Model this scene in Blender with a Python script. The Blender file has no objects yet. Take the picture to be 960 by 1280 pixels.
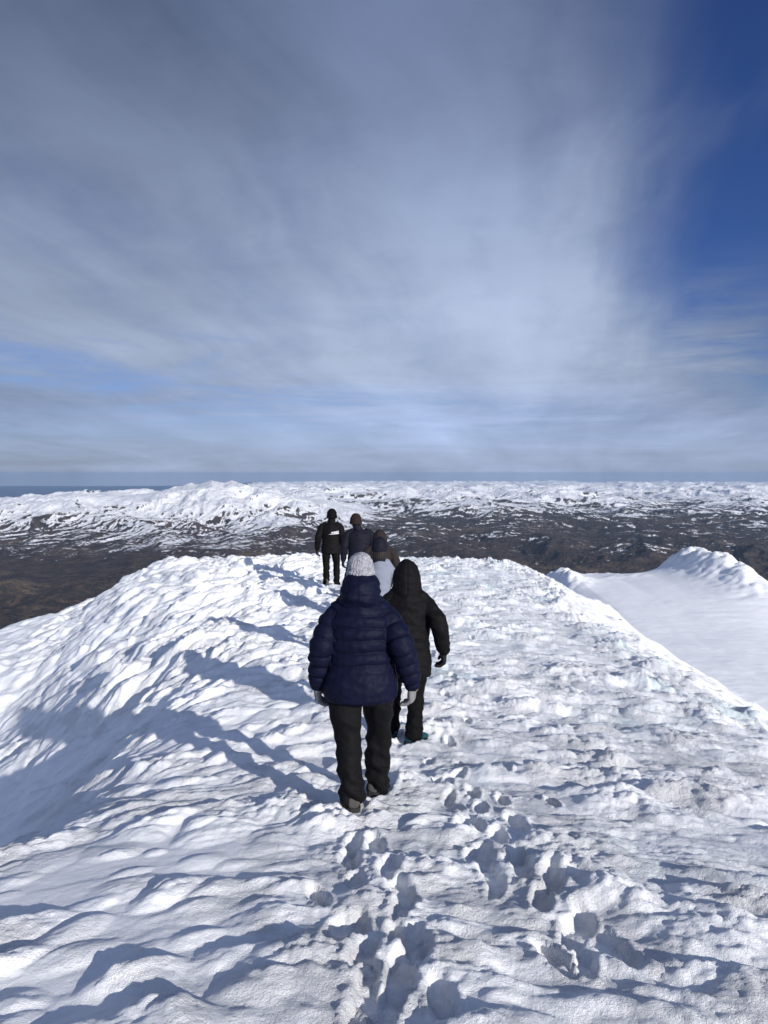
import bpy, bmesh, math, random
import numpy as np
from mathutils import Vector, Matrix

R = math.radians
scene = bpy.context.scene
C = scene.collection

# ------------------------------------------------------------------ camera, sky, sun, exposure
F = 888.0 / 1280.0            # focal length / picture height
PITCH = 3.1
cam_d = bpy.data.cameras.new('camera')
cam_d.sensor_fit = 'VERTICAL'; cam_d.sensor_height = 24; cam_d.sensor_width = 18
cam_d.lens = 24 * F
cam_d.clip_start = 0.05; cam_d.clip_end = 200000
cam = bpy.data.objects.new('camera', cam_d); C.objects.link(cam)
cam.location = (0, 0, 0); cam.rotation_euler = (R(90 - PITCH), 0, 0)
scene.camera = cam

SUN_AZ = 143.0                # clockwise from +Y (view direction)
SUN_EL = 19.5
SKY_STRENGTH = 0.078
scene.view_settings.view_transform = 'Standard'
scene.view_settings.look = 'None'
scene.view_settings.gamma = 1
scene.view_settings.use_curve_mapping = False
scene.view_settings.exposure = 0.16

sd = bpy.data.lights.new('sun', 'SUN'); sd.energy = 4.5; sd.angle = R(0.6); sd.color = (1.0, 0.955, 0.90)
so = bpy.data.objects.new('sun', sd); C.objects.link(so)
sv = Vector((math.sin(R(SUN_AZ)) * math.cos(R(SUN_EL)), math.cos(R(SUN_AZ)) * math.cos(R(SUN_EL)), math.sin(R(SUN_EL))))
so.rotation_euler = sv.to_track_quat('Z', 'Y').to_euler()
so.location = (5, -5, 8)


class S:
    """tiny maths wrapper round node sockets"""
    nt = None
    def __init__(s, v): s.v = v
    @staticmethod
    def m(op, *a, clamp=False):
        n = S.nt.nodes.new('ShaderNodeMath'); n.operation = op; n.use_clamp = clamp
        for i, x in enumerate(a):
            x = x.v if isinstance(x, S) else x
            if isinstance(x, (int, float)): n.inputs[i].default_value = x
            else: S.nt.links.new(x, n.inputs[i])
        return S(n.outputs[0])
    def __add__(s, o): return S.m('ADD', s, o)
    def __radd__(s, o): return S.m('ADD', s, o)
    def __sub__(s, o): return S.m('SUBTRACT', s, o)
    def __rsub__(s, o): return S.m('SUBTRACT', o, s)
    def __mul__(s, o): return S.m('MULTIPLY', s, o)
    def __rmul__(s, o): return S.m('MULTIPLY', s, o)
    def __truediv__(s, o): return S.m('DIVIDE', s, o)


def sstep(a, b, x):
    n = S.nt.nodes.new('ShaderNodeMapRange'); n.interpolation_type = 'SMOOTHSTEP'
    for k, q in ((0, x), (1, a), (2, b)):
        q = q.v if isinstance(q, S) else q
        if isinstance(q, (int, float)): n.inputs[k].default_value = q
        else: S.nt.links.new(q, n.inputs[k])
    n.inputs[3].default_value = 0; n.inputs[4].default_value = 1
    return S(n.outputs[0])


def vec(x, y, z):
    n = S.nt.nodes.new('ShaderNodeCombineXYZ')
    for i, q in enumerate((x, y, z)):
        q = q.v if isinstance(q, S) else q
        if isinstance(q, (int, float)): n.inputs[i].default_value = q
        else: S.nt.links.new(q, n.inputs[i])
    return S(n.outputs[0])


def noise(v, scale, detail=4, rough=0.5, dist=0.0, col=False):
    n = S.nt.nodes.new('ShaderNodeTexNoise')
    n.inputs['Scale'].default_value = scale; n.inputs['Detail'].default_value = detail
    n.inputs['Roughness'].default_value = rough; n.inputs['Distortion'].default_value = dist
    if v is not None: S.nt.links.new(v.v, n.inputs['Vector'])
    return S(n.outputs['Color' if col else 'Fac'])


def mixc(f, a, b):
    n = S.nt.nodes.new('ShaderNodeMix'); n.data_type = 'RGBA'
    for k, q in ((0, f), (6, a), (7, b)):
        q = q.v if isinstance(q, S) else q
        if isinstance(q, (int, float)): n.inputs[k].default_value = q
        elif isinstance(q, tuple): n.inputs[k].default_value = (*q, 1)
        else: S.nt.links.new(q, n.inputs[k])
    return S(n.outputs[2])


def cscale(c, f):
    n = S.nt.nodes.new('ShaderNodeVectorMath'); n.operation = 'SCALE'
    if isinstance(c, tuple): n.inputs[0].default_value = c
    else: S.nt.links.new(c.v, n.inputs[0])
    f = f.v if isinstance(f, S) else f
    if isinstance(f, (int, float)): n.inputs['Scale'].default_value = f
    else: S.nt.links.new(f, n.inputs['Scale'])
    return S(n.outputs[0])


def make_world():
    w = bpy.data.worlds.new('World'); scene.world = w; w.use_nodes = True
    nt = w.node_tree; nt.nodes.clear(); S.nt = nt
    out = nt.nodes.new('ShaderNodeOutputWorld'); bg = nt.nodes.new('ShaderNodeBackground')
    nt.links.new(bg.outputs[0], out.inputs[0]); bg.inputs['Strength'].default_value = SKY_STRENGTH
    sky = nt.nodes.new('ShaderNodeTexSky'); sky.sky_type = 'NISHITA'; sky.sun_disc = False
    sky.sun_elevation = R(SUN_EL); sky.sun_rotation = R(SUN_AZ)
    sky.altitude = 1500; sky.air_density = 1.0; sky.dust_density = 0.3; sky.ozone_density = 2.5
    tc = nt.nodes.new('ShaderNodeTexCoord'); sep = nt.nodes.new('ShaderNodeSeparateXYZ')
    nt.links.new(tc.outputs['Generated'], sep.inputs[0])
    x, y, z = S(sep.outputs[0]), S(sep.outputs[1]), S(sep.outputs[2])
    z = S.m('MAXIMUM', z, 0.004)
    nt.links.new(vec(x, y, z).v, sky.inputs[0])
    az = S.m('ARCTAN2', x, y) * (180 / math.pi)
    el = S.m('ARCSINE', z) * (180 / math.pi)
    # the high cloud lies on a plane far overhead
    zz = S.m('MAXIMUM', z, 0.0) + 0.16
    px, py = x / zz, y / zz
    warp = noise(vec(px * 0.5, py * 0.5, 3.1), 1.0, 4, 0.5)
    big = noise(vec(px * 0.55 + warp * 1.5, py * 0.40 + warp, 1.7), 1.0, 6, 0.55)
    # long fibres of cirrus fanning out of the lower right
    fx = px * 0.97 - py * 0.20
    fy = py * 0.97 + px * 0.20
    fib = noise(vec(fx * 1.7 + warp * 1.6, fy * 0.22 + warp * 0.7, 7.0), 1.7, 6, 0.56)
    soft = noise(vec(fx * 0.9 + warp, fy * 0.6 + warp * 0.8, 17.0), 1.3, 5, 0.56)
    mot = noise(vec(px * 2.2, py * 2.2, 27.0), 1.5, 7, 0.62, 0.4)
    # layered streaks low over the horizon
    streak = noise(vec(az * 0.040 + warp, el * 0.30 + az * 0.006, 5.0), 1.0, 6, 0.58, 0.6)
    streak2 = noise(vec(az * 0.085, el * 0.75 + warp, 9.0), 1.0, 6, 0.62, 0.5)
    edge = 17.6 + S.m('MAXIMUM', 15.5 - el, 0.0) * 1.35 + (big - 0.5) * 16 + (fib - 0.5) * 12
    right = sstep(8.5, -7.5, az - edge)                       # 1 = inside the veil
    low_edge = 5.4 - (az + 5) * 0.15 + (streak - 0.5) * 15 + (streak2 - 0.5) * 5
    above = sstep(-3.0, 3.5, el - low_edge)
    veil = right * above
    dens = veil * S.m('MULTIPLY_ADD', fib + mot * 0.5, 0.60, 0.47, clamp=True)
    wisps = sstep(0.36, 0.60, streak * 0.55 + streak2 * 0.45) * sstep(17.0, 7.0, el) * sstep(40.0, 24.0, az)
    wisp_r = sstep(0.50, 0.72, fib * 0.6 + big * 0.4) * 0.22
    haze = sstep(10.0, -0.5, el) * 0.85
    dens = S.m('MAXIMUM', S.m('MAXIMUM', dens, wisps * 0.85), S.m('MAXIMUM', wisp_r, haze))
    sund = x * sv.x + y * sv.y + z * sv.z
    sunside = sstep(0.0, 0.95, sund)  # unseen sky towards the sun, brightened further down as added fill light
    rear = sstep(55.0, 110.0, S.m('ABSOLUTE', az)) * 0.75  # extra cloud added out of view behind the camera for the fill
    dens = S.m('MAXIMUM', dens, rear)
    dens = S.m('MINIMUM', dens, 0.94)
    # brightness of the cloud itself: brightest low towards the right, dull overhead
    g1 = sstep(36.0, 6.0, el)
    dx = (az - 7) / 19; dy = (el - 9.0) / 10
    glow = S.m('EXPONENT', (dx * dx + dy * dy) * -1.0)
    dark = S.m('EXPONENT', ((az + 18) * (az + 18) / 240 + (el - 33) * (el - 33) / 90) * -1.0)
    bright = 1.03 + g1 * 0.34 + glow * 0.80 + (big - 0.5) * 1.2 + (soft - 0.5) * 1.1 + (fib - 0.5) * 0.75 + (mot - 0.5) * 0.30 - dark * 0.18
    lowd = sstep(9.0, 3.5, el)
    bright = bright - lowd * (sstep(5.0, -30.0, az) * 0.22 - 0.08) + (streak2 - 0.5) * sstep(12.0, 5.0, el) * 0.9
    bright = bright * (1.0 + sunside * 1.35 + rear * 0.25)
    ccol = mixc(g1, (0.86, 1.13, 1.86), (1.36, 1.62, 2.14))
    ccol = mixc(lowd * 0.75, ccol, (1.20, 1.48, 2.28))
    cl = cscale(ccol, bright * CLOUD_GAIN)
    skyc = S(sky.outputs[0])
    # polarised-looking deep clear blue of the high mountain air
    tl = mixc(sstep(4.0, 18.0, el), (0.64, 0.68, 0.95), SKY_TINT)
    tint = nt.nodes.new('ShaderNodeMix'); tint.data_type = 'RGBA'; tint.blend_type = 'MULTIPLY'
    tint.inputs[0].default_value = 1; nt.links.new(skyc.v, tint.inputs[6]); nt.links.new(tl.v, tint.inputs[7])
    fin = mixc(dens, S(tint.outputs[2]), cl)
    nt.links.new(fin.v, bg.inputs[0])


CLOUD_GAIN = 1.85
SKY_TINT = (0.38, 0.52, 0.92)
make_world()

# ------------------------------------------------------------------ numpy noise
def _h(ix, iy, seed):
    h = (ix.astype(np.int64) * 374761393 + iy.astype(np.int64) * 668265263 + seed * 974634777) & 0xFFFFFFFF
    h = ((h ^ (h >> 13)) * 1274126177) & 0xFFFFFFFF
    h = ((h ^ (h >> 16)) * 2246822519) & 0xFFFFFFFF
    return h ^ (h >> 15)


def perlin(x, y, seed=0):
    ix = np.floor(x); iy = np.floor(y); fx = x - ix; fy = y - iy
    ix = ix.astype(np.int64); iy = iy.astype(np.int64)
    u = fx * fx * fx * (fx * (fx * 6 - 15) + 10); v = fy * fy * fy * (fy * (fy * 6 - 15) + 10)
    def g(dx, dy):
        a = (_h(ix + dx, iy + dy, seed) & 1023) * (2 * math.pi / 1024)
        return np.cos(a) * (fx - dx) + np.sin(a) * (fy - dy)
    a = g(0, 0); b = g(1, 0); c = g(0, 1); d = g(1, 1)
    t = a + u * (b - a); return (t + v * ((c + u * (d - c)) - t)) * 1.5


def fbm(x, y, octs, seed=0, gain=0.5, lac=2.03, kind=0):
    s = np.zeros_like(x); a = 1.0; tot = 0
    for i in range(octs):
        n = perlin(x, y, seed + i * 17)
        if kind == 1: n = 1 - 2 * np.abs(n)          # ridged
        if kind == 2: n = 2 * np.abs(n) - 0.5        # billow
        s += a * n; tot += a; a *= gain
        x, y = (x * 0.8 - y * 0.6) * lac + 11.3, (x * 0.6 + y * 0.8) * lac + 5.7
    return s / tot


def domes(x, y, seed=0, skew=1.0, jit=0.9, power=1.0, rmin=0.55, keep=1.0):
    """rounded lumps, one per cell, steeper on the +y side"""
    ix = np.floor(x); iy = np.floor(y); fx = x - ix; fy = y - iy
    ix = ix.astype(np.int64); iy = iy.astype(np.int64)
    best = np.zeros_like(x)
    for dx in (-1, 0, 1):
        for dy in (-1, 0, 1):
            h = _h(ix + dx, iy + dy, seed)
            jx = dx + 0.5 + ((h & 1023) / 1023 - 0.5) * jit
            jy = dy + 0.5 + (((h >> 10) & 1023) / 1023 - 0.5) * jit
            rq = ((h >> 20) & 255) / 255
            r = np.where(((h >> 5) & 255) / 255 <= keep, rmin + (1 - rmin) * rq * rq if rmin < 0.5 else rmin + (1 - rmin) * rq, 0.02)
            ax = fx - jx; ay = fy - jy
            ay = np.where(ay > 0, ay * skew, ay)
            d = 1 - (ax * ax + ay * ay) / (r * r)
            best = np.maximum(best, np.clip(d, 0, 1) ** power * r)
    return best


def sm(a, b, x):
    t = np.clip((x - a) / (b - a), 0, 1); return t * t * (3 - 2 * t)


def smax(a, b, k):
    h = np.clip(0.5 + 0.5 * (a - b) / k, 0, 1); return b + (a - b) * h + k * h * (1 - h)


def softp(x, k):
    return np.where(x > 30 * k, x, k * np.log1p(np.exp(np.clip(x / k, -40, 30))))


# ------------------------------------------------------------------ shape of the summit
def ray(px, py):
    X = (px - 480) / 888; Y = -(py - 640) / 888
    p = R(PITCH)
    return X, math.cos(p) + Y * math.sin(p), Y * math.cos(p) - math.sin(p)


YC = [-30, -3, 0, 2.2, 4.5, 6.2, 8.8, 12, 16, 20, 22, 24, 27, 32, 40, 900]
ZC = [-3.5, -1.75, -1.66, -1.86, -2.20, -2.44, -2.56, -2.62, -2.62, -2.58, -2.66, -3.1, -4.6, -8.3, -15, -690]
EY = [-30, 0, 4.4, 7.5, 10, 12, 14, 16, 20, 26, 60]
EX = [-2.8, -2.5, -2.25, -2.15, -2.6, -3.6, -4.9, -5.8, -6.8, -7.8, -9]


def pl(x, xs, ys):
    return np.interp(x, xs, ys)


def macro(x, y):
    # smooth the piecewise profiles by averaging a few offsets
    zc = sum(pl(y + o, YC, ZC) for o in (-1.2, -0.6, 0, 0.6, 1.2)) / 5
    eL = sum(pl(y + o, EY, EX) for o in (-1.5, -0.7, 0, 0.7, 1.5)) / 5
    eL = eL + 0.35 * perlin(y * 0.33, y * 0 + 4.4, 3)
    dl = softp(eL - x, 0.30 + 0.30 * sm(8, 13, y))
    slope = 0.80 + 0.0 * y + 0.05 * perlin(x * 0.2, y * 0.15, 5)
    fl = 3.5 - 1.5 * sm(12, 16, y)
    sp_ = softp(dl - fl, 0.5)
    dropL = slope * (dl - sp_) + 0.16 * sp_
    dropL = dropL + 0.55 * softp(dl - 9.0, 1.0)
    # the sheltered left shoulder keeps its height a little longer than the ridge
    sh = sm(6.5, 9.5, dl) * sm(18, 23, y)
    eR = 4.15 + 0.30 * perlin(y * 0.25, y * 0 + 9.1, 8) + 0.22 * perlin(y * 0.9, y * 0 + 3.1, 9) + 0.12 * perlin(y * 2.6, x * 1.5, 10) + np.clip(y - 18, 0, 30) * 0.02
    dr = softp(x - eR, 0.45)
    dropR = 0.66 * dr
    crown = 0.020 * np.clip(np.abs(x), 0, 4.3) ** 1.5 * 0.6
    zc_left = pl(y, [22, 25, 29, 40, 900], [-2.6, -2.95, -4.3, -12, -680])
    zc = zc * (1 - sh) + np.where(y > 22, zc_left, zc) * sh
    ridge = zc - dropL - dropR - crown
    # right-hand snow field with its knoll
    ridge_y = 44 + 1.5 * np.sin(x * 0.25)
    base = -6.75 + 0.028 * (y - 20)
    crest = pl(x, [6, 9, 11, 13.5, 15.5, 17, 18.2, 19.1, 20.1, 21.5, 24, 30, 60],
               [-9.0, -6.75, -6.05, -5.98, -5.70, -5.35, -5.08, -5.05, -5.45, -6.75, -9.2, -15, -42])
    k = sm(28, 44, y)
    field = base * (1 - k) + crest * k
    field = field - 0.75 * softp(y - ridge_y, 0.5) - 0.45 * softp(x - 14 - (y - 18) * 0.34, 1.2) * (1 - k)
    field = field - 0.6 * softp(7.0 + 2.0 * sm(26, 38, y) - x, 0.8) - 0.65 * softp(x - 30, 1.5)
    # rib running from the knoll down towards the ridge, its left face in shade
    rib = np.exp(-((x - (18.5 + (44 - y) * 0.05)) / 1.5) ** 2) * sm(30, 41, y) * sm(47, 44.5, y)
    field = field + 0.62 * rib
    f2 = np.exp(-((x - 10.6) / 0.9) ** 2 - ((y - 41) / 2.0) ** 2)
    field = field + 0.35 * f2
    z = smax(ridge, field, 0.5)
    rr = np.hypot(x - 2, y - 8)
    z = z - 0.25 * softp(rr - 42, 3.0)
    z = np.maximum(z, -760)
    return z, eL, eR, ridge, field, rib, f2


# where boots have trodden: photo pixel of each print, turn, size
PRINTS = [(424, 1172, -8, 1.0), (502, 1118, 18, 1.05), (519, 1186, 4, 1.05), (458, 1214, 25, 0.8), (552, 1258, 5, 0.9),
          (478, 1278, -15, 1.0), (437, 1075, -10, 0.8), (566, 1012, 20, .9), (592, 1035, 10, 1.1), (604, 1074, -5, 1.0),
          (612, 1100, 8, 0.9), (646, 1036, 5, 1.1), (652, 1092, -4, 1.0), (716, 1176, -15, 0.95), (764, 1192, 14, 1.15),
          (732, 1214, -10, 0.7), (560, 985, 0, .8), (628, 1005, 0, .8), (633, 968, 0, .7), 
          (562, 930, 10, .8), (585, 905, -6, .7), (545, 905, 10, .8), (575, 960, 10, .8), (556, 870, 0, .8), (566, 848, 0, .8),
          (540, 820, 0, .8), (398, 1128, 25, 0.7), (690, 1010, 10, 0.7), (505, 1240, -12, 0.8),
          (447, 1110, 5, .8), (470, 1060, 10, .8), (400, 760, 0, .9), (412, 748, 0, .9), (425, 758, 0, .9), (388, 790, 0, .9),
          (370, 752, 0, .9), (590, 800, 0, .8), (600, 780, 0, .8)]


def back(px, py):
    dx, dy, dz = ray(px, py)
    t = np.linspace(1.5, 40, 1200)
    zz = macro(dx * t, dy * t)[0]
    i = int(np.argmax(dz * t < zz))
    return dx * t[i], dy * t[i]


_tr = random.Random(12)
for line, n in (([(470, 1300), (486, 1200), (470, 1110), (446, 1050)], 13), ([(640, 1120), (610, 1050), (578, 990), (540, 955)], 11), ([(735, 1225), (690, 1130), (648, 1075)], 5)):
    for k in range(n):
        t = (k + 0.5) / n * (len(line) - 1); i = int(t); f = t - i
        qx = line[i][0] * (1 - f) + line[i + 1][0] * f; qy = line[i][1] * (1 - f) + line[i + 1][1] * f
        PRINTS.append((qx + (22 if k % 2 else -22) * (qy - 592) / 600 + _tr.uniform(-10, 10), qy + _tr.uniform(-8, 8), _tr.uniform(-22, 22), _tr.uniform(0.75, 0.95)))
PW = [(*back(a, b), c, s) for a, b, c, s in PRINTS]
TREAD = []      # filled by the people: (x, y, z, yaw)


def height(x, y, feet=True):
    z, eL, eR, ridge, field, rib, f2 = macro(x, y)
    onridge = sm(-1.0, 0.5, ridge - field)
    q = y + 0.10 * np.clip(x, -4, 4) ** 2
    w1 = perlin(x * 0.9, q * 0.9, 21) * 0.20; w2 = perlin(x * 0.9, q * 0.9, 22) * 0.14
    w3 = perlin(x * 4, q * 4, 23) * 0.045; w4 = perlin(x * 4, q * 4, 24) * 0.045
    X = x + w1 + w3; Q = q + w2 + w4
    near = sm(60, 20, np.hypot(x, y))
    left_d = eL - x
    # rough where the ridge top is, calmer on the flanks
    hi = sm(9, 11.5, y); top = sm(2.0 + 1.6 * hi, 0.5 + 1.7 * hi, left_d) * sm(3.0, 1.0, x - eR)
    rime = sm(-0.9, 0.5, perlin(x * 0.35, q * 0.35, 31) + 0.35 * sm(0.5, -2.5, x) * sm(8, 11, y) - 0.25 * sm(6, 3, y))
    amp = onridge * near * (0.20 * sm(9, 4, left_d) + (1 - 0.20 * sm(9, 4, left_d)) * top)
    leftlump = sm(0.5, -3.0, x) * sm(6.5, 10.0, y) * sm(6.5, 2.0, left_d)
    und = fbm(x * 0.45, q * 0.6, 3, 41)
    patch = sm(-0.20, 0.45, perlin(X * 0.9, Q * 1.3, 61) + 0.10 * sm(-1, 2, x))
    calm = sm(0.0, 0.45, perlin(x * 0.5 + 3.3, q * 0.7, 62) + 0.12 - 0.22 * sm(0, 2, x))
    A = 0.8 * domes(X * 2.0, Q * 3.0, 71, 1.6, 0.9, 1.0, 0.45, 0.75)
    Hh = domes(X * 1.5 + 7, Q * 6.5, 79, 2.0, 0.9, 1.0, 0.4, 0.7)
    B = domes(X * 3.7 + 5, Q * 5.2, 72, 1.6, 0.9, 1.0, 0.32, 0.85)
    Cc = domes(X * 5.6 + 9, Q * 8.0, 73, 1.4)
    D = domes(X * 13 + 2, Q * 16, 74, 1.1)
    E = domes(X * 27 + 2, Q * 31, 75, 1.0)
    f = fbm(X * 9, Q * 12, 4, 81)
    ff = fbm(x * 38, y * 38, 2, 91)
    M2 = domes(X * 2.8 + 11, Q * 3.3 + 3, 171, 1.3, 1.3, 1.0, 0.40, 0.55)
    M3 = domes(X * 5.0 + 1, Q * 6.0 + 3, 172, 1.2, 1.3, 1.0, 0.40, 0.5)
    nr = (0.62 + 0.38 * sm(3.2, 5.5, y)) * (1 - 0.38 * sm(0.1, -0.9, x) * sm(5, 3.4, y))
    lump = np.clip(A + M2 + 0.7 * M3, 0, 1.2)
    h = lump * (0.016 * D + 0.012 * E + 0.012 * Cc) * sm(-.5, .3, perlin(x * 1.3, q * 1.7, 173)) + nr * 0.050 * M2 * (1 - 0.5 * sm(0, 1.5, x)) + 0.026 * M3 * (1 - 0.4 * sm(0, 1.5, x)) + 0.032 * und + nr * (0.088 + 0.008 * sm(-.5, 1.5, x)) * A * (0.25 + 0.75 * patch) + 0.030 * Hh * sm(-1.2, 0.8, x + 0.6 * perlin(x, q, 63)) + 0.055 * B * (1 - 0.6 * calm) * (0.35 + 0.65 * A)
    ruf = (1 - 0.88 * calm) * (0.35 + 0.65 * rime)
    h = h + ruf * (0.026 * Cc + 0.015 * D + 0.008 * E) * (0.30 + 0.9 * np.clip(A * 1.3 + B * 0.5 - 0.2, 0, 1)) + 0.008 * f * (0.25 + 1.2 * ruf) + 0.0034 * ff * (0.35 + 1.2 * ruf)
    # blocky drifts on the left of the ridge
    G = domes(X * 0.95 + 3, Q * 1.15 + 7, 76, 1.5, 0.9, 0.8, 0.35, 0.9)
    G2 = domes(X * 2.3 + 3, Q * 2.6 + 7, 77, 1.3)
    out = h * amp + onridge * leftlump * near * (0.22 * G + 0.10 * G2 + 0.035 * Cc + 0.015 * D)
    # isolated lumps catching light on the shaded flank
    fl = domes(X * 0.62 + 1.5, Q * 0.62 + 2.4, 78, 1.2, 0.9, 1.0, 0.4, 0.40) * sm(0.3, 1.2, left_d) * sm(5.5, 3.0, left_d) * sm(3, 6, y) * sm(26, 18, y)
    out = out + onridge * fl * (0.16 + 0.10 * B + 0.04 * Cc)
    # crisp rime along the right edge of the ridge
    er = np.exp(-((x - eR + 0.25) / 0.55) ** 2) * onridge * near
    out = out + er * (0.05 * B + 0.045 * Cc + 0.02 * D + 0.05 * perlin(x * .7, y * .9, 95))
    er2 = np.exp(-((y - 21.5) / 1.6) ** 2) * onridge * sm(-9, -6.5, x)
    out = out + er2 * (0.05 * B + 0.05 * Cc + 0.06 * perlin(x * 1.1, y * .6, 96))
    # field: smooth wind crust, rough rime on the knoll and crest
    crest = np.exp(-((y - 43.5) / 2.2) ** 2) * sm(8.5, 10, x)
    kn = np.clip(rib * 1.1 + f2 + 0.75 * crest * sm(-.4, .3, perlin(x * .35, y * .3, 99)), 0, 1.3) * (1 - onridge)
    out = out + (1 - onridge) * (0.05 * fbm(x * 0.5, y * 0.5 + x * .2, 3, 101) + 0.016 * fbm(x * 2.2, y * 3.5, 4, 102) + 0.05 * domes(x * 0.8 + .4 * y, y * 1.3, 106, 1.4, 0.9, 1.0, 0.4, 0.5) * sm(0, .4, perlin(x * .2, y * .14, 107))) * near
    out = out + kn * (0.34 * domes(x * 0.9, y * 0.9, 103) + 0.26 * domes(x * 1.9, y * 1.9, 104) + 0.13 * domes(x * 4, y * 4, 105) - 0.1)
    wide = np.hypot(x, y)
    out = out + sm(60, 250, wide) * 12 * fbm(x / 90, y / 90, 4, 110)
    trod = np.zeros_like(x)
    for (fx, fy, ang, s) in PW:
        m = (np.abs(x - fx) < 0.7) & (np.abs(y - fy) < 0.9)
        if m.any(): trod[m] = np.maximum(trod[m], np.exp(-((x[m] - fx) / 0.24) ** 2 - ((y[m] - fy) / 0.32) ** 2))
    out = out * (1 - 0.55 * trod * sm(0.2, 0.9, trod))
    z = z + out
    z = z + trod * sm(-.3, .3, perlin(x * 3, y * 3, 140)) * (0.006 * Cc + 0.010 * D + 0.010 * E)
    global ROUGH
    ROUGH = np.clip(amp * (0.22 + 1.2 * ruf + 0.35 * lump) + trod + kn + er, 0, 1.2)
    # boot prints
    hole = np.zeros_like(x); rim = np.zeros_like(x); cr = np.zeros_like(x)
    for (fx, fy, ang, s) in PW:
        m = (np.abs(x - fx) < 0.35) & (np.abs(y - fy) < 0.45)
        if not m.any(): continue
        xs, ys = x[m] - fx, y[m] - fy
        a = R(ang); u = xs * math.cos(a) + ys * math.sin(a); v = -xs * math.sin(a) + ys * math.cos(a)
        rag = 0.26 * fbm(x[m] * 12, y[m] * 12, 3, 131)
        s = s * (0.9 if fy < 4 else 0.8); d = np.sqrt((u / (0.056 * s)) ** 2 + (v / (0.150 * s)) ** 2) + rag
        hole[m] = np.maximum(hole[m], sm(1.25, 0.8, d)); rim[m] = np.maximum(rim[m], np.exp(-((d - 1.5) / 0.30) ** 2))
        cr[m] = domes(x[m] * 24, y[m] * 24, 133)
    z = z - hole * (0.060 - 0.024 * sm(4, 8, y)) + rim * (1 - hole) * (0.004 + 0.014 * cr) + hole * 0.012 * cr
    if feet:
        for (fx, fy, fz, yaw) in TREAD:
            m = (np.abs(x - fx) < 0.4) & (np.abs(y - fy) < 0.4)
            if not m.any(): continue
            xs, ys = x[m] - fx, y[m] - fy
            u = xs * math.cos(yaw) + ys * math.sin(yaw); v = -xs * math.sin(yaw) + ys * math.cos(yaw)
            d = np.sqrt((u / 0.085) ** 2 + (v / 0.19) ** 2) + 0.12 * fbm(x[m] * 12, y[m] * 12, 2, 134)
            k = sm(1.45, 0.85, d)
            crumb = domes(x[m] * 22, y[m] * 22, 133)
            z[m] = z[m] * (1 - k) + k * (fz + 0.004) + np.exp(-((d - 1.5) / 0.3) ** 2) * 0.022 * crumb
    return z


def ground_at(x, y):
    gx, gy = np.meshgrid(np.linspace(x - .06, x + .06, 7), np.linspace(y - .12, y + .12, 9))
    return float(np.mean(height(gx.ravel(), gy.ravel(), False)))


# ------------------------------------------------------------------ helpers
def tag(o, label=None, cat=None, group=None, kind=None):
    if label: o['label'] = label
    if cat: o['category'] = cat
    if group: o['group'] = group
    if kind: o['kind'] = kind
    return o


def grid_mesh(name, xs2, ys2, zs2):
    ny, nx = xs2.shape
    me = bpy.data.meshes.new(name)
    co = np.stack([xs2, ys2, zs2], -1).reshape(-1, 3).astype(np.float32)
    me.vertices.add(len(co)); me.vertices.foreach_set('co', co.ravel())
    i = np.arange(ny - 1)[:, None] * nx + np.arange(nx - 1)[None, :]
    q = np.stack([i, i + 1, i + nx + 1, i + nx], -1).reshape(-1, 4).astype(np.int32)
    me.loops.add(q.size); me.loops.foreach_set('vertex_index', q.ravel())
    me.polygons.add(len(q))
    me.polygons.foreach_set('loop_start', (np.arange(len(q)) * 4).astype(np.int32))
    me.polygons.foreach_set('loop_total', np.full(len(q), 4, np.int32))
    me.polygons.foreach_set('use_smooth', np.ones(len(q), bool))
    me.update(calc_edges=True)
    return me


def new_mat(name):
    m = bpy.data.materials.new(name); m.use_nodes = True
    S.nt = m.node_tree
    return m, m.node_tree, m.node_tree.nodes['Principled BSDF']


def bump(nt, bsdf, h, dist, strength=1.0):
    b = nt.nodes.new('ShaderNodeBump'); b.inputs['Distance'].default_value = dist; b.inputs['Strength'].default_value = strength
    nt.links.new(h.v, b.inputs['Height']); nt.links.new(b.outputs[0], bsdf.inputs['Normal'])
    return b


def cloth(name, col, rough=0.8, sheen=0.1, scale=60, bd=0.003, var=0.25, spec=0.3):
    m, nt, b = new_mat(name)
    tc = nt.nodes.new('ShaderNodeTexCoord'); o = S(tc.outputs['Object'])
    n1 = noise(o, 7, 3); n2 = noise(o, scale, 3, 0.6)
    lo = tuple(c * (1 - var) for c in col); hi = tuple(c * (1 + var) for c in col)
    c = mixc(n1, lo, hi); nt.links.new(c.v, b.inputs['Base Color'])
    b.inputs['Roughness'].default_value = rough
    b.inputs['Specular IOR Level'].default_value = spec
    b.inputs['Sheen Weight'].default_value = sheen
    n3 = noise(o, 16, 3, 0.55, 0.6)
    bump(nt, b, n2 * 0.25 + n3, bd)
    return m


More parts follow.
